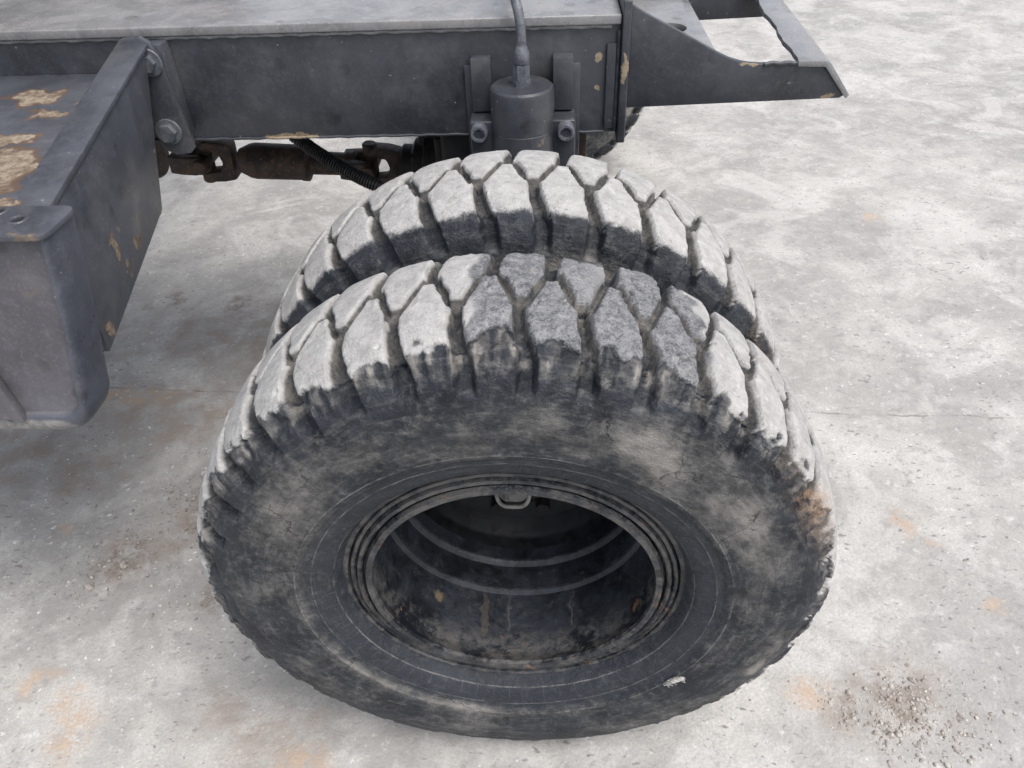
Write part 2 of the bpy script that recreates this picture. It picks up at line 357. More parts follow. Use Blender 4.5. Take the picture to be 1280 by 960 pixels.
def plate(name, outline, holes, depth, M4, mat, parent, bw=.0015):
    """flat plate with holes: outline in local (u,v), thickness along local w"""
    bm = bmesh.new(); edges = []
    for loop in [outline]+list(holes):
        vs = [bm.verts.new((u, v, 0)) for u, v in loop]
        for i in range(len(vs)): edges.append(bm.edges.new((vs[i], vs[(i+1) % len(vs)])))
    bmesh.ops.triangle_fill(bm, use_beauty=True, use_dissolve=False, edges=edges)
    r = bmesh.ops.extrude_face_region(bm, geom=bm.faces[:])
    bmesh.ops.translate(bm, vec=(0, 0, depth), verts=[g for g in r['geom'] if isinstance(g, bmesh.types.BMVert)])
    bmesh.ops.recalc_face_normals(bm, faces=bm.faces[:])
    bevel(bm, bw, 2, 50)
    bmesh.ops.transform(bm, matrix=M4, verts=bm.verts[:])
    return from_bm(name, bm, mat, parent)
def frame_m(o, u, v, w):
    return Matrix(((u[0], v[0], w[0], o[0]), (u[1], v[1], w[1], o[1]), (u[2], v[2], w[2], o[2]), (0, 0, 0, 1)))
def circle_pts(cx, cy, r, n=24): return [(cx+r*math.cos(2*math.pi*i/n), cy+r*math.sin(2*math.pi*i/n)) for i in range(n)]
def lathe(name, prof, o, axis, mat, parent, n=64, smooth=35, closed=False):
    """prof: (distance along axis, radius)"""
    ax = Vector(axis).normalized(); s = ax.orthogonal().normalized(); t = ax.cross(s); o = Vector(o)
    bm = bmesh.new(); rings = []
    for a, r in prof:
        if r < 1e-6: rings.append([bm.verts.new(o+ax*a)])
        else: rings.append([bm.verts.new(o+ax*a+(s*math.cos(2*math.pi*i/n)+t*math.sin(2*math.pi*i/n))*r) for i in range(n)])
    pairs = list(zip(rings[:-1], rings[1:]))
    if closed: pairs.append((rings[-1], rings[0]))
    for A, B in pairs:
        for i in range(n):
            j = (i+1) % n
            if len(A) == 1 and len(B) == 1: continue
            if len(A) == 1: bm.faces.new((A[0], B[i], B[j]))
            elif len(B) == 1: bm.faces.new((A[i], A[j], B[0]))
            else: bm.faces.new((A[i], A[j], B[j], B[i]))
    return from_bm(name, bm, mat, parent, smooth)
def tube(name, pts, rad, mat, parent, n=16, cap=True, smooth=50):
    bm = bmesh.new(); rings = []; pts = [Vector(p) for p in pts]
    rr = rad if isinstance(rad, (list, tuple)) else [rad]*len(pts); up = None
    for k, p in enumerate(pts):
        d = (pts[min(k+1, len(pts)-1)]-pts[max(k-1, 0)]).normalized()
        up = d.orthogonal().normalized() if up is None else (up-d*up.dot(d)).normalized()
        b = d.cross(up)
        rings.append([bm.verts.new(p+(up*math.cos(2*math.pi*i/n)+b*math.sin(2*math.pi*i/n))*rr[k]) for i in range(n)])
    for A, B in zip(rings[:-1], rings[1:]):
        for i in range(n): bm.faces.new((A[i], A[(i+1) % n], B[(i+1) % n], B[i]))
    if cap: bm.faces.new(rings[0][::-1]); bm.faces.new(rings[-1])
    return from_bm(name, bm, mat, parent, smooth)
def catmull(P, n=10):
    P = [Vector(p) for p in P]; out = []
    for i in range(len(P)-1):
        a, b, c, d = P[max(i-1, 0)], P[i], P[i+1], P[min(i+2, len(P)-1)]
        for k in range(n):
            t = k/n; out.append(.5*((2*b)+(c-a)*t+(2*a-5*b+4*c-d)*t*t+(3*b-a-3*c+d)*t**3))
    out.append(P[-1]); return out
def hexprism(name, o, axis, r, h, mat, parent, n=6, bw=.001, turn=0.0):
    ax = Vector(axis).normalized(); s = ax.orthogonal().normalized(); t = ax.cross(s); o = Vector(o); bm = bmesh.new()
    A = [bm.verts.new(o+(s*math.cos(2*math.pi*i/n+turn)+t*math.sin(2*math.pi*i/n+turn))*r) for i in range(n)]
    B = [bm.verts.new(v.co+ax*h) for v in A]
    bm.faces.new(A[::-1]); bm.faces.new(B)
    for i in range(n): bm.faces.new((A[i], A[(i+1) % n], B[(i+1) % n], B[i]))
    bevel(bm, bw, 2, 30); return from_bm(name, bm, mat, parent)

# ------------------------------------------------------------------ ground
def make_ground():
    def axis(lo, hi, a, b, st):
        m = list(np.arange(a, b+1e-6, st)); g = 1.35; s = st*2; x = a; L = []
        while x > lo: x -= s; s *= g; L.append(x)
        s = st*2; x = b; H = []
        while x < hi: x += s; s *= g; H.append(x)
        return np.array(L[::-1]+m+H)
    xs = axis(-40, 40, -2.6, 2.6, .02); ys = axis(-12, 60, -.6, 3.0, .02)
    X, Y = np.meshgrid(xs, ys, indexing='ij'); P = np.stack([X, Y, 0*X], -1)
    Z = .008*fbm(P, .9, 3, 3)+.0022*fbm(P, .12, 3, 9)
    Z *= 1-.85*np.exp(-((X/.35)**2+((Y-.17)/.45)**2))
    Z -= .004
    V = np.stack([X, Y, Z], -1).reshape(-1, 3); ny = len(ys)
    i, j = np.meshgrid(np.arange(len(xs)-1), np.arange(ny-1), indexing='ij'); a = (i*ny+j).ravel()
    Fq = np.stack([a, a+ny, a+ny+1, a+1], 1)
    me = bpy.data.meshes.new('ground'); me.from_pydata(V.tolist(), [], Fq.tolist())
    me.polygons.foreach_set('use_smooth', np.ones(len(Fq), bool))
    o = link('ground', me, M['concrete']); o['kind'] = 'structure'
    return o
make_ground()

# ------------------------------------------------------------------ the machine
VEH = bpy.data.objects.new('wheeled_excavator', None); COL.objects.link(VEH)
VEH.location = (0, 0, 0)
VEH['label'] = 'slate blue wheeled excavator undercarriage on worn dusty twin tyres'
VEH['category'] = 'excavator'
def part(name, label=None):
    o = bpy.data.objects.new(name, None); COL.objects.link(o); o.parent = VEH
    if label: o['label'] = label
    return o

# ---- tyres ------------------------------------------------------------
ENV = [(-.100, .282), (-.118, .290), (-.127, .300), (-.133, .318), (-.1375, .335), (-.1385, .3385), (-.1415, .3405), (-.1425, .346), (-.146, .372), (-.148, .405), (-.1455, .44),
       (-.1405, .467), (-.1345, .488), (-.1265, .5015), (-.1175, .5105), (-.106, .5165), (-.083, .5235), (-.05, .5275), (0, .529)]
def tyre_grid(nphi, fine, coarse):
    e = np.array(ENV+[(-y, r) for y, r in ENV[-2::-1]])
    for _ in range(2):                                                # corner rounding
        q = np.empty((2*len(e), 2)); q[0::2] = .75*e+.25*np.roll(e, -1, 0); q[1::2] = .25*e+.75*np.roll(e, -1, 0)
        e = np.vstack([e[:1], q[:-2], e[-1:]])
    seg = np.hypot(*np.diff(e, axis=0).T); s = np.r_[0, np.cumsum(seg)]; L = s[-1]
    half = L/2; a = np.arange(0, half+.13, fine); b = np.linspace(half+.13, L, max(4, int((half-.13)/coarse)))
    ss = np.r_[a, b[1:] if abs(b[0]-a[-1]) < fine*.5 else b]
    y = np.interp(ss, s, e[:, 0]); r = np.interp(ss, s, e[:, 1])
    ty = np.gradient(y, ss); tr = np.gradient(r, ss); ny, nr = -tr, ty
    k = np.hypot(ny, nr); ny, nr = ny/k, nr/k
    return ss-half, y, r, ny, nr, np.linspace(-math.pi, math.pi, nphi, endpoint=False)

def make_tyre(name, yc, N, phic, slant, ragged, seed, nphi, fine, coarse, split=True, label=None, zc=.5275, worn_spans=()):
    q, y, r, ny, nr, phi = tyre_grid(nphi, fine, coarse)
    PH, Q = np.meshgrid(phi, q, indexing='ij'); Yb, Rb = np.broadcast_to(y, PH.shape), np.broadcast_to(r, PH.shape)
    P0 = np.stack([Rb*np.sin(PH), Yb+yc*3.1+seed, Rb*np.cos(PH)], -1)
    pitch = 2*math.pi/N; rng = np.random.RandomState(seed)
    Rt = .52
    # ragged coordinates
    w1 = fbm(P0, .030, 3, seed+1); w2 = fbm(P0, .012, 2, seed+2); wl = fbm(P0, .11, 2, seed+5)
    PHw = PH + (.0022*w1+.0010*w2*ragged)/Rt*1.4; Qw = Q + .0022*w1*1.2 + .0012*w2
    ph = (PHw-R_(phic))/pitch
    # zigzag line between the two rows, flattened at its tips
    tri = 1-4*np.abs((ph-.5*0) - np.round(ph))                         # +1 at block centre, -1 half way
    zz = .029*np.clip(tri*1.95, -1, 1)
    dz = np.gradient(zz, axis=0)/(np.gradient(PH, axis=0)*Rt)
    side_front = Qw < zz
    d1 = np.abs(Qw-zz)/np.sqrt(1+np.clip(dz, -2.2, 2.2)**2)
    # cross grooves
    aq = np.clip((np.abs(Qw)-.03)/.10, 0, 1.6)
    sl = R_(slant)/pitch*aq
    bend = .03*np.sin(aq*4.2)
    pf = ph+.5+sl+bend; kf = np.floor(pf); df = np.abs(pf-np.round(pf))*pitch*Rt
    pb = ph+sl+bend; kb = np.floor(pb); db = np.abs(pb-np.round(pb))*pitch*Rt
    d2 = np.where(side_front, df, db); kid = np.where(side_front, kf, kb).astype(int) % N
    jit = rng.uniform(-.0022, .0022, (2, N))[np.where(side_front, 0, 1), kid]
    floor2 = .0045+.0040*np.clip(aq, 0, 1.3)+jit*.6; wall2 = .0050+.0025*np.clip(aq, 0, 1)
    g2 = 1-sstep(floor2, floor2+wall2, d2)
    low = sstep(62, 80, np.abs(np.degrees(PH)))*ragged
    end = 1-sstep(.168, .186, np.abs(Q)+.010*fbm(P0, .05, 1, seed+9)+low*(.030+.014*fbm(P0, .04, 2, seed+10))); g2 = g2*end
    g1 = (1-sstep(.0034, .0088, d1))*(np.abs(Q) < .09)
    depth = np.maximum(g2*.0245*(1-.15*sstep(.13, .18, np.abs(Q))), g1*.0140)
    # worn rounded block edges
    near = np.minimum(d1+.004, d2-.0035)
    depth += .0024*np.exp(-np.clip(near-.006, 0, 1)/.0042)*(np.abs(Q) < .16)*(1-np.clip(g1+g2, 0, 1))
    # block height variation and dents
    bh = rng.uniform(0, .0035, (2, N))[np.where(side_front, 0, 1), kid]
    tread = 1-sstep(.118, .150, np.abs(Q))
    depth += (bh + .0016*(wl+.3) + .0011*w1)*np.where(np.abs(Q) < .17, 1-sstep(.14, .17, np.abs(Q)), 0)
    dg = np.degrees(PH); tear = np.zeros_like(PH)
    for a, b, wgt in worn_spans: tear = np.maximum(tear, wgt*sstep(a-1.2, a+1.2, dg+3*w1)*(1-sstep(b-1.2, b+1.2, dg+3*w1)))
    rdg = 1-np.abs(fbm(P0, .034, 3, seed+91)); fis = sstep(.93, .985, rdg)*sstep(-.1, .25, fbm(P0, .06, 2, seed+92))
    tear_t = tear*tread*(1-np.clip(g1+g2, 0, 1))
    depth += tear_t*(.0042*fis + .0030*sstep(.05, .35, fbm(P0, .028, 2, seed+93)) + .0014*fbm(P0, .008, 2, seed+94))
    # shoulder break-away
    A2 = np.stack([PH*Rt, Q*.22, 0*Q+seed], -1); strk = fbm(A2, .009, 3, seed+23)         # tears running down the side
    edge = .119 + .022*wl*ragged + ragged*(.026*fbm(P0, .034, 2, seed+21) + .013*fbm(P0, .012, 3, seed+22) + .007*strk - .010*tear*(1+fbm(P0, .05, 2, seed+95))) + .003*w2
    br = sstep(edge-.0015, edge+.0025, np.abs(Q))*(1-sstep(.140, .176, np.abs(Q)))
    chunk = np.clip(fbm(P0, .03, 3, seed+31)*1.3+.35, 0, 1)
    depth += br*ragged*(.0008+.0085*chunk**1.3)*(1-.6*g2)
    depth += br*ragged*(.0030*np.abs(strk)+.0016*fbm(P0, .009, 2, seed+33))
    # small torn pits
    pit = sstep(.60, .72, fbm(P0, .022, 2, seed+41))*tread*ragged
    depth += pit*.0045
    nick = sstep(.35, .6, fbm(P0, .016, 2, seed+43))*np.exp(-np.clip(near-.005, 0, 1)/.004)*tread
    depth += nick*.004*(.35+.65*ragged)
    # side relief
    sidem = sstep(.15, .19, np.abs(Q))
    depth += sidem*(-.0014*fbm(P0, .06, 3, seed+51) + .0006*fbm(P0, .015, 2, seed+52))
    rr_ = Rb
    for r0, hgt, wd in ((.350, -.0016, .0022), (.326, -.0012, .0016), (.415, -.0006, .003)):
        depth += hgt*np.exp(-((rr_-r0+.0012*w1)/wd)**2)*sidem
    Yg = Yb-ny*depth; Rg = Rb-nr*depth
    X = Rg*np.sin(PH); Z = zc+Rg*np.cos(PH)
    bulge = np.clip(.02-Z, 0, .05); Z = np.maximum(Z, -.006+.15*np.minimum(Z, 0)); Yg = Yg+np.sign(Yg)*bulge*.12
    V = np.stack([X, Yg+yc, Z], -1)
    # vertex properties (dust that lies on the rubber, how far the rubber is worn, how deep in the groove)
    tot = np.clip(np.maximum(g1, g2), 0, 1)
    soft = .012+.008*(1-ragged)
    dust = (1-sstep(edge-soft, edge+soft, np.abs(Q)))*(1-.45*g2)+.10*w1-.45*tear*fis-.25*tear*np.clip(fbm(P0, .02, 3, seed+96), 0, 1)
    dust = np.where(np.abs(Q) > .10, dust*(1-.8*sstep(.3, .9, g2)*sstep(.11, .15, np.abs(Q))), dust)
    tan = np.exp(-((d2-floor2-wall2*.6)/.004)**2)*sstep(.07, .10, np.abs(Q))*(1-sstep(.13, .15, np.abs(Q)))
    dust = np.maximum(dust, tan*.75*(np.sin(PH)*.5+.75)*(g2 > .05))
    worn = np.clip(tear*rng.uniform(.72, 1.0, (2, N))[np.where(side_front, 0, 1), kid]+rng.uniform(-.12, .22, (2, N))[np.where(side_front, 0, 1), kid]+.28*fbm(P0, .05, 3, seed+61), 0, 1)
    n_s = fbm(P0, .10, 4, seed+71); n_t = fbm(P0, .035, 3, seed+72)
    sd = .30+.45*n_s+.25*n_t
    up = np.cos(PH)
    sd += .62*np.exp(-((rr_-.405)/.042)**2)*np.clip(up, 0, 1)**.6*(.6+.8*n_s)
    sd -= .30*np.exp(-((rr_-.30)/.025)**2)
    sd += .55*np.exp(-((rr_-.345)/.016)**2)*np.clip(np.cos(PH-R_(-140))-.25, 0, 1)*1.4
    sd += 1.35*sstep(.40, .47, rr_)*np.exp(-((np.abs(dg-114))/27)**2)*(.7+.6*n_t)
    sd -= .45*sstep(.38, .42, rr_)*np.exp(-((dg-88)/11)**2)
    sd -= .25*sstep(.42, .47, rr_)
    sd += .25*np.exp(-((rr_-.475)/.02)**2)*np.clip(up, 0, 1)*ragged
    sd += .33*np.exp(-((end-.25)/.16)**2)*(1-sstep(floor2*.6, floor2+wall2*.7, d2))*np.clip(up+.3, 0, 1)*(.6+.8*n_t)
    sd = np.clip(sd+.08, 0, 1.2)*sidem
    sd = np.maximum(sd, .30*(1-ragged)*sstep(.10, .13, np.abs(Q))*(1-sstep(.16, .19, np.abs(Q)))*(1-g2)*(.8+.8*n_t))
    sd = np.maximum(sd, br*ragged*np.clip(.55+1.1*strk, 0, 1.1)*(1-sstep(.150, .172, np.abs(Q))))
    nP, nQ = PH.shape; idx = np.arange(nP*nQ).reshape(nP, nQ); nxt = np.roll(idx, -1, 0)
    faces = np.stack([idx[:, :-1], nxt[:, :-1], nxt[:, 1:], idx[:, 1:]], -1).reshape(-1, 4)
    Vf = V.reshape(-1, 3)
    # normals of the whole surface, so that the split pieces shade as one
    du = np.roll(V, -1, 0)-np.roll(V, 1, 0); dv = np.gradient(V, axis=1)
    nrm = np.cross(du, dv); nrm /= np.linalg.norm(nrm, axis=-1, keepdims=True)+1e-12; nrm = nrm.reshape(-1, 3)
    c = V.mean((0, 1)); flip = ((Vf-c)*nrm).sum(1).mean() < 0
    if flip: faces = faces[:, ::-1]; nrm = -nrm
    at = {'ochre': (np.exp(-((dg-64+6*n_t)/8)**2)*np.exp(-((np.abs(Q)-.132)/.026)**2)*(Q < 0)*ragged*np.clip(.7+1.2*n_t, 0, 1)).ravel(), 'radius': np.ascontiguousarray(Rb).ravel(), 'dust': dust.ravel(), 'worn': worn.ravel(), 'side_dust': sd.ravel(), 'groove': tot.ravel()}
    def build(nm, fsel, parent):
        f = faces[fsel]; u, inv = np.unique(f, return_inverse=True); f2 = inv.reshape(-1, 4)
        me = bpy.data.meshes.new(nm)
        me.vertices.add(len(u)); me.vertices.foreach_set('co', Vf[u].astype(np.float32).ravel())
        me.loops.add(f2.size); me.loops.foreach_set('vertex_index', f2.astype(np.int32).ravel())
        me.polygons.add(len(f2)); me.polygons.foreach_set('loop_start', np.arange(0, f2.size, 4, dtype=np.int32))
        me.polygons.foreach_set('use_smooth', np.ones(len(f2), bool))
        for k, v in at.items():
            a = me.attributes.new(k, 'FLOAT', 'POINT'); a.data.foreach_set('value', v[u].astype(np.float32))
        me.update(); me.validate()
        me.normals_split_custom_set_from_vertices(nrm[u].astype(np.float32).tolist())
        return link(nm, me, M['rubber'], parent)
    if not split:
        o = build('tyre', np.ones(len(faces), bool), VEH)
        return o
    isblk = (tot < .5) & (np.abs(Q) < .150)
    bid = np.where(isblk, kid+np.where(side_front, 0, N), -1)
    fb = bid.ravel()[faces]; fid = np.where((fb == fb[:, :1]).all(1), fb[:, 0], -1)
    body = build('tyre', fid < 0, VEH)
    if label: body['label'] = label
    order = np.argsort(fid, kind='stable'); srt = fid[order]
    for b in range(2*N):
        lo, hi = np.searchsorted(srt, b), np.searchsorted(srt, b+1)
        if hi-lo > 12: build('tread_block', np.sort(order[lo:hi]), body)
    return body

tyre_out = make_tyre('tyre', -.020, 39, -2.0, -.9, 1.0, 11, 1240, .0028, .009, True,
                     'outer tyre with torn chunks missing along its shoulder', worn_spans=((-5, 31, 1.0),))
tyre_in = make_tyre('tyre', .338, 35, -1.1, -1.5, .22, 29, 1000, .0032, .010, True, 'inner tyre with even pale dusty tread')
for k, yy in enumerate((2.60, 2.95)):
    make_tyre('tyre', yy, 35, 3.0+2*k, -1.5, .3, 41+k, 560, .006, .015, False)

def cord_scar():
    bm_parent = tyre_out; rs = random.Random(5); c = Vector((.2805, -.1675, .3135))
    u = Vector((.86, .0, .5)).normalized(); w = Vector((0, -1, 0)); v = w.cross(u)
    bm = bmesh.new()
    for k in range(4):
        pts = []
        for i in range(19):
            t = i/18; a = 9.5*t+k*math.pi/2; r = .0032*math.sin(math.pi*min(max(t, .06), .94))**.5
            p = c+u*(-.021+.042*t)+v*(.006*math.sin(t*2.6)-.003)+v*(r*math.cos(a))+w*(.0005+r*math.sin(a)); pts.append(p)
        rings = []
        for i, p in enumerate(pts):
            d = (pts[min(i+1, len(pts)-1)]-pts[max(i-1, 0)]).normalized(); s = d.orthogonal().normalized(); t = d.cross(s); rr = .0023*(1-.5*(abs(i-9)/9)**3)
            rings.append([bm.verts.new(p+(s*math.cos(j*1.0472)+t*math.sin(j*1.0472))*rr) for j in range(6)])
        for A, B in zip(rings[:-1], rings[1:]):
            for j in range(6): bm.faces.new((A[j], A[(j+1) % 6], B[(j+1) % 6], B[j]))
    for k in range(16):                                             # loose frayed ends
        a = c+u*rs.uniform(-.02, .02)+v*rs.uniform(-.009, .004); b = a+u*rs.uniform(-.009, .009)+v*rs.uniform(-.008, .008)+w*rs.uniform(.0, .003)
        s = (b-a).orthogonal().normalized()*.0005; q = [bm.verts.new(x) for x in (a+s, a-s, b-s, b+s)]; bm.faces.new(q)
    o = from_bm('exposed_cord', bm, M['cord'], bm_parent); o['label'] = 'white frayed cords showing through a hole in the tyre side'
cord_scar()

# ---- rims -------------------------------------------------------------
def densify(p, st=.004):
    out = []
    for (a, b), (c, d) in zip(p[:-1], p[1:]):
        n = max(1, int(math.hypot(c-a, d-b)/st))
        for k in range(n): out.append((a+(c-a)*k/n, b+(d-b)*k/n))
    return out+[p[-1]]
def rough_lathe(name, prof, yc, zc, mat, parent, n=220, amp=.0008, seed=3, smooth=28):
    prof = densify(prof); ph = np.linspace(0, 2*math.pi, n, endpoint=False)
    a = np.array(prof); A, PH = np.meshgrid(np.arange(len(a)), ph, indexing='ij')
    y, r = a[A, 0], a[A, 1]; P = np.stack([r*np.sin(PH), y, r*np.cos(PH)], -1)
    k = amp*fbm(P, .02, 3, seed)+amp*.8*fbm(P, .09, 2, seed+3)
    r = r+k; y = y+.6*amp*fbm(P, .03, 2, seed+7)
    V = np.stack([r*np.sin(PH), y+yc, zc+r*np.cos(PH)], -1).reshape(-1, 3); bm = bmesh.new(); vs = [bm.verts.new(v) for v in V.tolist()]
    for i in range(len(a)-1):
        for j in range(n): bm.faces.new((vs[i*n+j], vs[i*n+(j+1) % n], vs[(i+1)*n+(j+1) % n], vs[(i+1)*n+j]))
    return from_bm(name, bm, mat, parent, smooth)
ZC = .5255
def make_rim(yc, detail, label=None):
    n = 220 if detail else 96
    barrel = [(-.100, .2475), (-.1075, .2445), (-.1065, .2345), (-.100, .2335), (-.092, .2375), (-.078, .2435), (-.04, .2445), (.049, .2435), (.0545, .2360), (.058, .2345), (.110, .2325),
              (.1165, .2240), (.120, .2220), (.150, .2205)]
    rim = rough_lathe('rim', barrel, yc, ZC, M['rim'], VEH, n)
    if label: rim['label'] = label
    rough_lathe('wheel_disc', [(.148, .2198), (.170, .213), (.205, .190), (.215, .150), (.212, .105), (.20, .095), (.20, .02)], yc, ZC, M['black'], rim, 96)
    if not detail: 
        rough_lathe('flange_ring', [(-.085, .285), (-.100, .286), (-.104, .276), (-.095, .262), (-.10, .248)], yc, ZC, M['rim'], rim, 96)
        return rim
    rough_lathe('flange_ring', [(-.080, .288), (-.094, .2875), (-.1005, .2835), (-.101, .2785), (-.0985, .2755), (-.088, .2735), (-.086, .270)], yc, ZC, M['rim'], rim, n, .0009, 5)
    rough_lathe('side_ring', [(-.084, .2745), (-.093, .2725), (-.0985, .2705), (-.0995, .2655), (-.097, .2635), (-.087, .2615), (-.086, .259)], yc, ZC, M['rim'], rim, n, .0009, 9)
    rough_lathe('lock_ring', [(-.085, .2635), (-.096, .2615), (-.1025, .2595), (-.104, .2545), (-.101, .252), (-.090, .2505), (-.088, .246)], yc, ZC, M['rim'], rim, n, .0009, 13)
    # half-round guard round the valve, hanging from the lip
    c = Vector((.006, yc-.088, ZC+.2315))
    arc = [c+Vector((.0255*math.copysign(abs(math.cos(t))**.55, math.cos(t)), 0, -.046*max(math.sin(t), 0)**.75)) for t in np.linspace(0, math.pi, 25)]
    g = tube('valve_guard', arc, .0032, M['guard'], rim, 10)
    plate('guard_plate', [(c.x+.0245*math.copysign(abs(math.cos(t))**.55, math.cos(t)), c.z-.044*max(math.sin(t), 0)**.75) for t in np.linspace(0, math.pi, 17)], [], .004,
          frame_m((0, c.y+.012, 0), (1, 0, 0), (0, 0, 1), (0, -1, 0)), M['guard'], rim, .0005)
    tube('valve_stem', [c+Vector((-.010, .012, -.003)), c+Vector((-.010, .004, -.012)), c+Vector((-.010, -.004, -.024))], [.0045, .0045, .004], M['rim'], rim, 10)
    for k in range(10):
        t = 2*math.pi*(k+.5)/10
        hexprism('wheel_nut', (.150*math.sin(t), yc+.213, ZC+.150*math.cos(t)), (0, -1, 0), .015, .024, M['dark'], rim)
    return rim
make_rim(-.020, True, 'black steel rim of the outer wheel with rings round its open well')
make_rim(.338, False)
for yy in (2.60, 2.95): make_rim(yy, False)

# ---- axle and driveline ---------------------------------------------------
ax = lathe('axle_housing', [(.50, .0), (.50, .13), (.62, .13), (.64, .095), (.95, .095), (1.05, .16), (1.2, .21), (1.35, .21), (1.5, .16), (1.6, .095), (2.40, .095), (2.42, .13), (2.50, .13), (2.50, 0)], (0, 0, .521), (0, 1, 0), M['dark'], VEH, 40)
lathe('hub', [(.16, 0), (.16, .10), (.50, .12), (.50, 0)], (0, 0, .521), (0, 1, 0), M['dark'], ax, 40)
lathe('hub', [(2.50, 0), (2.50, .12), (2.76, .10), (2.76, 0)], (0, 0, .521), (0, 1, 0), M['dark'], ax, 40)
br = box('axle_bracket', (-.185, .80, .60), (-.020, 1.10, .94), M['dark'], VEH, .012, 3)
box('bracket_rib', (-.205, .84, .62), (-.187, 1.06, .90), M['dark'], br, .004)
lathe('pivot_boss', [(0, 0), (0, .06), (.012, .066), (.045, .066), (.05, .05), (.05, 0)], (-.095, .80, .80), (0, -1, 0), M['dark'], br, 28)
bx2 = box('spring_seat', (.115, .86, .60), (.150, 1.05, .93), M['driveline'], VEH, .004)

def shaft():
    o = Vector((-1.2, 1.2, .722)); e = Vector((-.30, 1.2, .672)); d = (e-o).normalized()
    def at(x): return o+d*((x-o.x)/d.x)
    up = Vector((0, 0, 1)); up = (up-d*up.dot(d)).normalized(); side = d.cross(up)
    L = lambda p: list(p)
    tb = lathe('drive_shaft', [(0, 0), (0, 0.034), (.03, .048), (.045, .051), (.175, .0495), (.18, .052), (.197, .052), (.20, .044), (.205, .033), (.30, .032), (.31, .038), (.33, .036), (.33, 0)], at(-.825), d, M['driveline'], VEH, 32)
    tb['label'] = 'rusty universal-joint drive shaft under the frame'
    def yoke(name, x, s, turn):
        a = up if not turn else side; b = d*s
        base = at(x)
        bm = bmesh.new(); prof = [(-.050, -.016), (-.058, .02), (-.060, .062), (-.050, .078), (-.034, .078), (-.030, .055), (-.026, .026), (0, .016), (.026, .026), (.030, .055), (.034, .078), (.050, .078), (.060, .062), (.058, .02), (.050, -.016)]
        c = a.cross(b); V1 = [bm.verts.new(base+a*u+b*v+c*.026) for u, v in prof]; V2 = [bm.verts.new(base+a*u+b*v-c*.026) for u, v in prof]
        n = len(prof)
        for i in range(n): bm.faces.new((V1[i], V1[(i+1) % n], V2[(i+1) % n], V2[i]))
        bm.faces.new(V1[::-1]); bm.faces.new(V2)
        bmesh.ops.recalc_face_normals(bm, faces=bm.faces[:]); bevel(bm, .006, 2, 30)
        return from_bm(name, bm, M['driveline'], tb)
    def cross(x):
        p = at(x)
        for v in (up, side):
            lathe('joint_cap', [(-.066, 0), (-.066, .017), (-.062, .021), (.062, .021), (.066, .017), (.066, 0)], p, v, M['driveline'], tb, 20)
    yoke('yoke', -.855, -1, False); yoke('yoke', -1.0, 1, True); cross(-.925)
    yoke('yoke', -.515, 1, True); yoke('yoke', -.375, -1, False); cross(-.448)
    lathe('flange', [(0, 0), (0, .05), (.012, .058), (.03, .058), (.04, .045), (.13, .042), (.13, 0)], at(-1.055), -d, M['driveline'], tb, 30)
    fl = lathe('flange', [(0, 0), (0, .05), (.01, .062), (.035, .062), (.045, .08), (.07, .08), (.075, .10), (.2, .12), (.2, 0)], at(-.362), d, M['dark'], tb, 30)
    for k in range(4):
        t = R_(45+90*k); c = at(-.325)+(up*math.cos(t)+side*math.sin(t))*.066
        hexprism('flange_bolt', c, d, .014, .035, M['dark'], tb)
    # small breather block standing on the axle nose
    box('breather', (-.30, 1.17, .735), (-.262, 1.22, .805), M['dark'], tb, .006, 3)
shaft()

def hose():
    c = catmull([(-.66, 1.02, .985), (-.60, .96, .905), (-.53, .93, .850), (-.44, .89, .808), (-.36, .86, .778), (-.27, .86, .735), (-.18, .90, .66)], 26)
    pts, rad = [], []
    L = 0; prev = None; dense = []
    for i in range(len(c)-1):
        for k in range(3): dense.append(c[i].lerp(c[i+1], k/3))
    for p in dense:
        L += (p-prev).length if prev is not None else 0; prev = p
        pts.append(p); rad.append(.0145+.0028*(1 if (L/.0068) % 1 < .52 else -1))
    tube('conduit_hose', pts, rad, M['plastic'], VEH, 14, True, 30)['label'] = 'black corrugated hose crossing in front of the drive shaft'
hose()

# ---- chassis frame --------------------------------------------------------
fr = box('frame_beam', (-2.6, .750, .946), (.206, .768, 1.1655), M['paint'], VEH, .002)
fr['label'] = 'slate painted steel side beam of the frame'
box('frame_beam', (-2.6, 1.36, .946), (.206, 1.378, 1.1655), M['paint'], VEH, .002)
dk = box('deck_plate', (-2.6, .738, 1.1665), (.206, 1.39, 1.1855), M['deck'], VEH, .003, 3)
dk['label'] = 'flat top plate of the frame, dust and sky sheen in its paint'
tube('weld_bead', [(x, .7475+.0012*math.sin(x*91), 1.1625+.001*math.sin(x*133)) for x in np.arange(-2.5, .2, .012)], .0045, M['deck'], dk, 8)
tube('weld_bead', [(x, .7490, .9475+.0008*math.sin(x*121)) for x in np.arange(-2.5, .2, .02)], .0032, M['paint'], fr, 8)
ep = box('end_plate', (.208, .731, .928), (.225, 1.40, 1.212), M['paint'], VEH, .003, 3)
tube('weld_bead', [(.2035, .7465+.001*math.sin(z*180), z) for z in np.arange(.95, 1.16, .006)], .0048, M['paint'], ep, 8)
box('inner_stop', (.180, .7425, .956), (.199, .7495, 1.13), M['paint'], ep, .002)
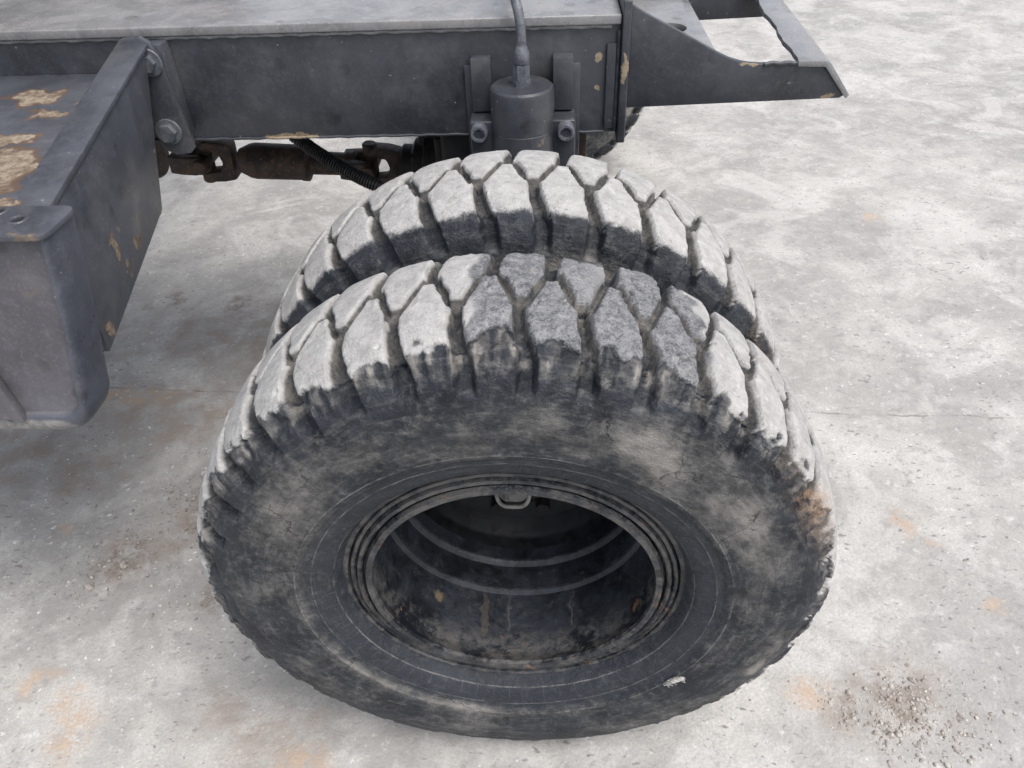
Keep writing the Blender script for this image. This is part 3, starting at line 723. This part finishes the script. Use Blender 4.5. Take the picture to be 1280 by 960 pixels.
def tail():
    curve = catmull([(.226, 1.199, 0), (.262, 1.178, 0), (.324, 1.147, 0), (.409, 1.102, 0), (.448, 1.087, 0), (.482, 1.081, 0), (.521, 1.080, 0)], 5)
    out = [(p.x, p.y) for p in curve]+[(.614, 1.0735), (.626, 1.0745), (.6755, 1.0135), (.667, 1.008), (.226, .997)]
    g = plate('tail_gusset', out, [], .016, frame_m((0, .766, 0), (1, 0, 0), (0, 0, 1), (0, -1, 0)), M['paint'], VEH, .002)
    g['label'] = 'curved tail gusset plate beyond the end plate'
    plate('tail_gusset', out, [], .016, frame_m((0, 1.376, 0), (1, 0, 0), (0, 0, 1), (0, -1, 0)), M['paint'], VEH, .002)
    plate('tow_plate', [(.227, .767), (.418, .767), (.418, 1.359), (.227, 1.359)], [circle_pts(.338, 1.015, .042, 32)], .018, frame_m((0, 0, 1.064), (1, 0, 0), (0, 1, 0), (0, 0, 1)), M['deck'], VEH, .002)
    # bent rail closing the tail: flat top then sloping outer lip, uneven inner edge
    bm = bmesh.new(); secs = []
    for k in range(25):
        y = .742+(1.40-.742)*k/24; wob = .0035*math.sin(k*.8)+.0015*math.sin(k*2.3)
        t = (y-.742)/.658; ox = .02*t
        pr = [(.566+ox+wob*.8, 1.076), (.566+ox+wob*.8, 1.087), (.622+ox, 1.087), (.632+ox, 1.0815), (.684+ox+.3*wob, 1.016), (.677+ox+.3*wob, 1.009), (.622+ox, 1.074)]
        secs.append([bm.verts.new((x, y, z)) for x, z in pr])
    n = 7
    for A, B in zip(secs[:-1], secs[1:]):
        for i in range(n): bm.faces.new((A[i], A[(i+1) % n], B[(i+1) % n], B[i]))
    bm.faces.new(secs[0]); bm.faces.new(secs[-1][::-1]); bmesh.ops.recalc_face_normals(bm, faces=bm.faces[:]); bevel(bm, .002, 2, 30)
    rl = from_bm('tail_rail', bm, M['deck'], VEH)
    tube('weld_bead', [(x, .7490+.001*math.sin(x*160), 1.0815+.0012*math.sin(x*210)) for x in np.arange(.50, .60, .006)], .0045, M['paint'], rl, 8)
tail()

# ---- tool box -------------------------------------------------------------
def tool_box():
    tb = part('tool_box', 'slate steel tool box with peeling paint beside the frame')
    # body: right side runs back at an angle, bottom rises at the rear
    XL = -1.7
    hexa('side_wall', [(-.700, .128, .832), (-.684, .128, .832), (-.762, .585, .862), (-.778, .585, .862), (-.700, .128, 1.088), (-.684, .128, 1.088), (-.738, .690, 1.160), (-.754, .690, 1.160)], M['paint_box'], tb, .0015)
    box('floor_panel', (XL, .128, .845), (-.775, .60, .857), M['paint_box'], tb, .001)
    hexa('top_panel', [(XL, .132, 1.078), (-.742, .132, 1.078), (-.79, .747, 1.083), (XL, .747, 1.083), (XL, .132, 1.090), (-.742, .132, 1.090), (-.79, .747, 1.095), (XL, .747, 1.095)], M['paint_box'], tb, .001)
    hexa('edge_flange', [(-.741, .132, 1.084), (-.681, .132, 1.084), (-.735, .712, 1.162), (-.798, .712, 1.162), (-.741, .132, 1.0945), (-.681, .132, 1.0945), (-.735, .712, 1.170), (-.798, .712, 1.170)], M['paint_box'], tb, .0015)
    hexa('flange_web', [(-.760, .20, 1.080), (-.752, .20, 1.080), (-.800, .712, 1.086), (-.808, .712, 1.086), (-.748, .20, 1.092), (-.740, .20, 1.092), (-.794, .712, 1.162), (-.802, .712, 1.162)], M['paint_box'], tb, .001)
    # folded tab along the front with two bolt holes
    xr, yr = -.6285, .128
    out = [(XL, .036), (-.652, .036)]+[(-.652+.018*math.sin(t), .054-.018*math.cos(t)) for t in np.linspace(.2, 1.45, 5)]+[(-.631, .108)]+[(-.649+.018*math.cos(t), .1105+.018*math.sin(t)) for t in np.linspace(.2, 1.5, 5)]+[(XL, .1285)]
    plate('front_tab', out, [circle_pts(-.742, .112, .0095, 18), circle_pts(-.698, .086, .0095, 18)], .008, frame_m((0, 0, 1.0955), (1, 0, 0), (0, 1, 0), (0, 0, 1)), M['paint_box'], tb, .0015)
    for hx, hy in ((-.742, .112), (-.698, .086)):
        lathe('hole_rim', [(.0075, .0095), (.0095, .0105), (.0095, .014), (.0082, .0155)], (hx, hy, 1.0955), (0, 0, 1), M['paint_box'], tb, 20)
    # pressed front cover with a wide rounded rim
    def outline(d):
        r = .060-d*.55; dr = .30*d; z0 = .757+d; xb = -.671-dr
        pts = [(-.637-dr, 1.0945), (-.654-dr, .93), (xb, z0+r)]
        pts += [(xb-r+r*math.cos(t), z0+r-r*math.sin(t)) for t in np.linspace(0, math.pi/2, 18)[1:]]
        pts += [(-1.0, z0), (XL, z0), (XL, 1.0945)]
        return pts
    def yf(z): return .046-.05*(1.095-z)/.33
    lv = [(.0475, .0085), (.0455, .0080), (.0435, .0030), (.0405, .0004), (.037, .0)]+[(.030*(1-math.sin(t)), .036*(1-math.cos(t))) for t in np.linspace(.12, math.pi/2, 8)]+[(0, .070), (.004, .078)]
    bm = bmesh.new(); rings = []
    for d, dy in lv[:3]: rings.append([bm.verts.new((x, yf(z)+dy, z)) for x, z in outline(d)])
    bm.faces.new(rings[0])
    for A, B in zip(rings[:2], rings[1:3]):
        for i in range(len(A)-1): bm.faces.new((A[i], A[i+1], B[i+1], B[i]))
    fc = from_bm('front_cover', bm, M['panel'], tb, 30)
    fc['label'] = 'plain grey pressed front cover of the box'
    bm = bmesh.new(); rings = []
    for d, dy in lv[2:]: rings.append([bm.verts.new((x, yf(z)+dy, z)) for x, z in outline(d)])
    for A, B in zip(rings[:-1], rings[1:]):
        for i in range(len(A)-1): bm.faces.new((A[i], A[i+1], B[i+1], B[i]))
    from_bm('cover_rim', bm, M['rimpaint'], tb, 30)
    # door leaf beyond the cover with its hinge strip
    def y2(z): return yf(z)-.0005
    hexa('door_leaf', [(XL, y2(.80)-.010, .800), (-.793, y2(.80)-.010, .800), (-.793, y2(.80)+.006, .800), (XL, y2(.8)+.006, .800), (XL, y2(1.05)-.010, 1.05), (-.855, y2(1.05)-.010, 1.05), (-.855, y2(1.05)+.006, 1.05), (XL, y2(1.05)+.006, 1.05)], M['panel'], tb, .003, 3)
    hexa('hinge_strip', [(-.792, y2(.795)-.013, .795), (-.778, y2(.795)-.008, .795), (-.778, y2(.795)+.006, .795), (-.792, y2(.795)+.006, .795), (-.853, y2(1.05)-.013, 1.05), (-.841, y2(1.05)-.008, 1.05), (-.841, y2(1.05)+.006, 1.05), (-.853, y2(1.05)+.006, 1.05)], M['panel'], tb, .0025)
    # strap bolted to the beam that carries the box
    st = [(-.775, 1.176), (-.735, 1.180), (-.718, 1.168), (-.708, 1.140), (-.690, .965), (-.692, .950), (-.703, .940), (-.735, .937), (-.757, .948), (-.768, .985), (-.772, 1.10)]
    sp = plate('bolted_strap', [(x-.012, z) for x, z in st], [], .014, frame_m((0, .706, 0), (1, 0, 0), (0, 0, 1), (0, -1, 0)), M['paint_box'], tb, .003)
    box('strap_spacer', (-.775, .707, .97), (-.715, .749, 1.16), M['paint_box'], tb, .002)
    for (bx, bz, r) in ((-.741, 1.132, .017), (-.746, .990, .019)):
        lathe('washer', [(0, .008), (0, .027), (.003, .028), (.0045, .026), (.0045, .008)], (bx, .6915, bz), (0, -1, 0), M['steel'], tb, 28)
        hexprism('bolt', (bx, .687, bz), (0, -1, 0), r, .014, M['steel'], tb, 6, .0018, .3)
tool_box()

# ---- lock cylinder on the beam -----------------------------------------------
def cylinder():
    c = part('lock_cylinder', 'upright slate hydraulic cylinder bolted to the side beam')
    cx, cy = .008, .688
    bm_prof = [(.62, 0), (.62, .0655), (.985, .0655), (.9865, .0645), (.988, .0655), (1.062, .0655), (1.068, .0635), (1.0715, .059), (1.0715, .02), (1.0715, 0)]
    lathe('barrel', bm_prof, (cx, cy, 0), (0, 0, 1), M['paint'], c, 56, 30)
    for s in (-1, 1):
        x = cx+s*.0835
        box('clamp_bar', (x-.0205, .716, 1.008), (x+.0205, .7495, 1.114), M['paint'], c, .002)
        box('mount_ear', (x-.0255, .672, .62), (x+.0255, .738, 1.004), M['paint'], c, .004, 3)
        box('backing_pad', (cx+s*.098-.0215, .7385, .90), (cx+s*.098+.0215, .7492, 1.095), M['paint'], c, .002)
        lathe('cap_screw', [(0, 0), (0, .0175), (.022, .0175), (.025, .016), (.025, .0115), (.012, .0105), (.012, 0)], (cx+s*.089, .672, .986), (0, -1, 0), M['paintbolt'], c, 24)
    hexprism('union_nut', (cx, cy, 1.0715), (0, 0, 1), .0185, .011, M['paintbolt'], c, 6, .0008, .15)
    hexprism('fitting', (cx, cy, 1.0825), (0, 0, 1), .0165, .030, M['paintbolt'], c, 6, .0008, .3)
    lathe('collar', [(0, .0), (0, .0150), (.002, .0160), (.020, .0155), (.028, .0125), (.034, .0098), (.034, 0)], (cx+.001, cy, 1.1135), (0, 0, 1), M['paintbolt'], c, 20)
    tube('oil_pipe', catmull([(cx+.001, cy, 1.135), (cx+.001, cy+.001, 1.165), (cx-.001, cy+.006, 1.195), (cx-.009, cy+.022, 1.225), (cx-.016, cy+.06, 1.245), (cx-.02, cy+.16, 1.252), (cx-.02, cy+.36, 1.248), (cx-.02, cy+.45, 1.225), (cx-.02, cy+.48, 1.18)], 8), .0098, M['paintbolt'], c, 16)
cylinder()

# ---- unseen slewing upper body above the frame, placed to shade the left side ----------------------------------------
def upper():
    u = part('upper_body')
    lathe('slewing_ring', [(1.187, 0), (1.187, .50), (1.25, .50), (1.255, .47), (1.33, .47), (1.335, .52), (1.50, .52), (1.50, 0)], (-2.1, 1.40, 0), (0, 0, 1), M['dark'], u, 48)
    box('platform', (-3.6, .78, 1.502), (-1.16, 2.65, 1.66), M['paint'], u, .01, 2)
    hexa('counterweight', [(-1.7, .80, 1.662), (-1.16, .80, 1.662), (-1.16, 2.65, 1.662), (-1.7, 2.65, 1.662), (-1.7, .80, 2.3), (-1.2, .80, 2.3), (-1.2, 2.65, 2.3), (-1.7, 2.65, 2.3)], M['panel'], u, .05, 4)
    box('engine_cover', (-3.2, .80, 1.662), (-1.702, 1.7, 2.25), M['panel'], u, .03, 3)
upper()

# ------------------------------------------------------------------ loose grit
def grit():
    rs = random.Random(3)
    def stone_mesh(bm, p, r, sd):
        m = bmesh.ops.create_icosphere(bm, subdivisions=1, radius=r)['verts']; rr = random.Random(sd)
        s = Vector((rr.uniform(.7, 1.3), rr.uniform(.7, 1.3), rr.uniform(.5, .9))); a = rr.uniform(0, 6.28)
        for v in m:
            k = 1+rr.uniform(-.22, .22); x, y, z = v.co.x*s.x*k, v.co.y*s.y*k, v.co.z*s.z*k
            v.co = (p[0]+x*math.cos(a)-y*math.sin(a), p[1]+x*math.sin(a)+y*math.cos(a), p[2]+z)
    patches = [('beside the box', [(-1.07, .34, .07, .09, 170), (-1.09, .25, .03, .03, 25), (-1.3, .62, .03, .03, 14)]), ('by the tyre', [(-.90, .50, .055, .12, 200), (-1.02, .55, .05, .03, 40), (-.82, .22, .06, .05, 40)]), ('in front', [(.82, -.03, .035, .03, 150), (.76, -.10, .03, .025, 120), (.88, -.09, .035, .03, 120), (.80, -.05, .09, .055, 160), (.68, -.045, .03, .025, 60), (.93, -.02, .06, .04, 80), (.86, -.13, .06, .04, 80)])]
    for nm, lst in patches:
        bm = bmesh.new(); n = 0
        for (x, y, sx, sy, cnt) in lst:
            for k in range(cnt):
                px, py = rs.gauss(x, sx), rs.gauss(y, sy); r = .0010+abs(rs.gauss(0, .0019)); px += .02*math.sin(py*70+k % 5); py += .015*math.sin(px*90)
                if (px**2+(py-.1)**2) < .30: continue
                stone_mesh(bm, (px, py, -.002+r*.3), min(r, .0065), n); n += 1
        o = from_bm('gravel', bm, M['stone'], None, 60); o['kind'] = 'stuff'; o['category'] = 'gravel'
        o['label'] = {'beside the box': 'small patch of brown crumbs on concrete under the tool box side', 'by the tyre': 'brown crumbs gathered on concrete against the outer tyre', 'in front': 'scatter of grey grit on concrete away from the machine'}[nm]
    bm = bmesh.new()
    for k in range(700):
        stone_mesh(bm, (rs.uniform(-1.9, 2.2), rs.uniform(-.45, 3.0), -.002), .0008+abs(rs.gauss(0, .0011)), k)
    o = from_bm('fine_gravel', bm, M['stone'], None, 60); o['kind'] = 'stuff'; o['label'] = 'tiny stones strewn thinly over the whole concrete slab'; o['category'] = 'gravel'
    for k, (x, y, r, lab) in enumerate([(-1.105, .235, .013, 'tan pebble lying apart from the brown crumbs'), (-1.11, .262, .008, 'small pale pebble beside the tan one'), (-1.045, .300, .012, 'pebble at the edge of the brown crumbs')]):
        bm = bmesh.new(); stone_mesh(bm, (x, y, .002), r, 90+k); bmesh.ops.subdivide_edges(bm, edges=bm.edges[:], cuts=1, use_grid_fill=True, smooth=.4)
        o = from_bm('pebble', bm, M['stone'] if k < 3 else M['darkstone'], None, 50); o['label'] = lab; o['category'] = 'pebble'; o['group'] = 'loose pebbles on the concrete'
grit()
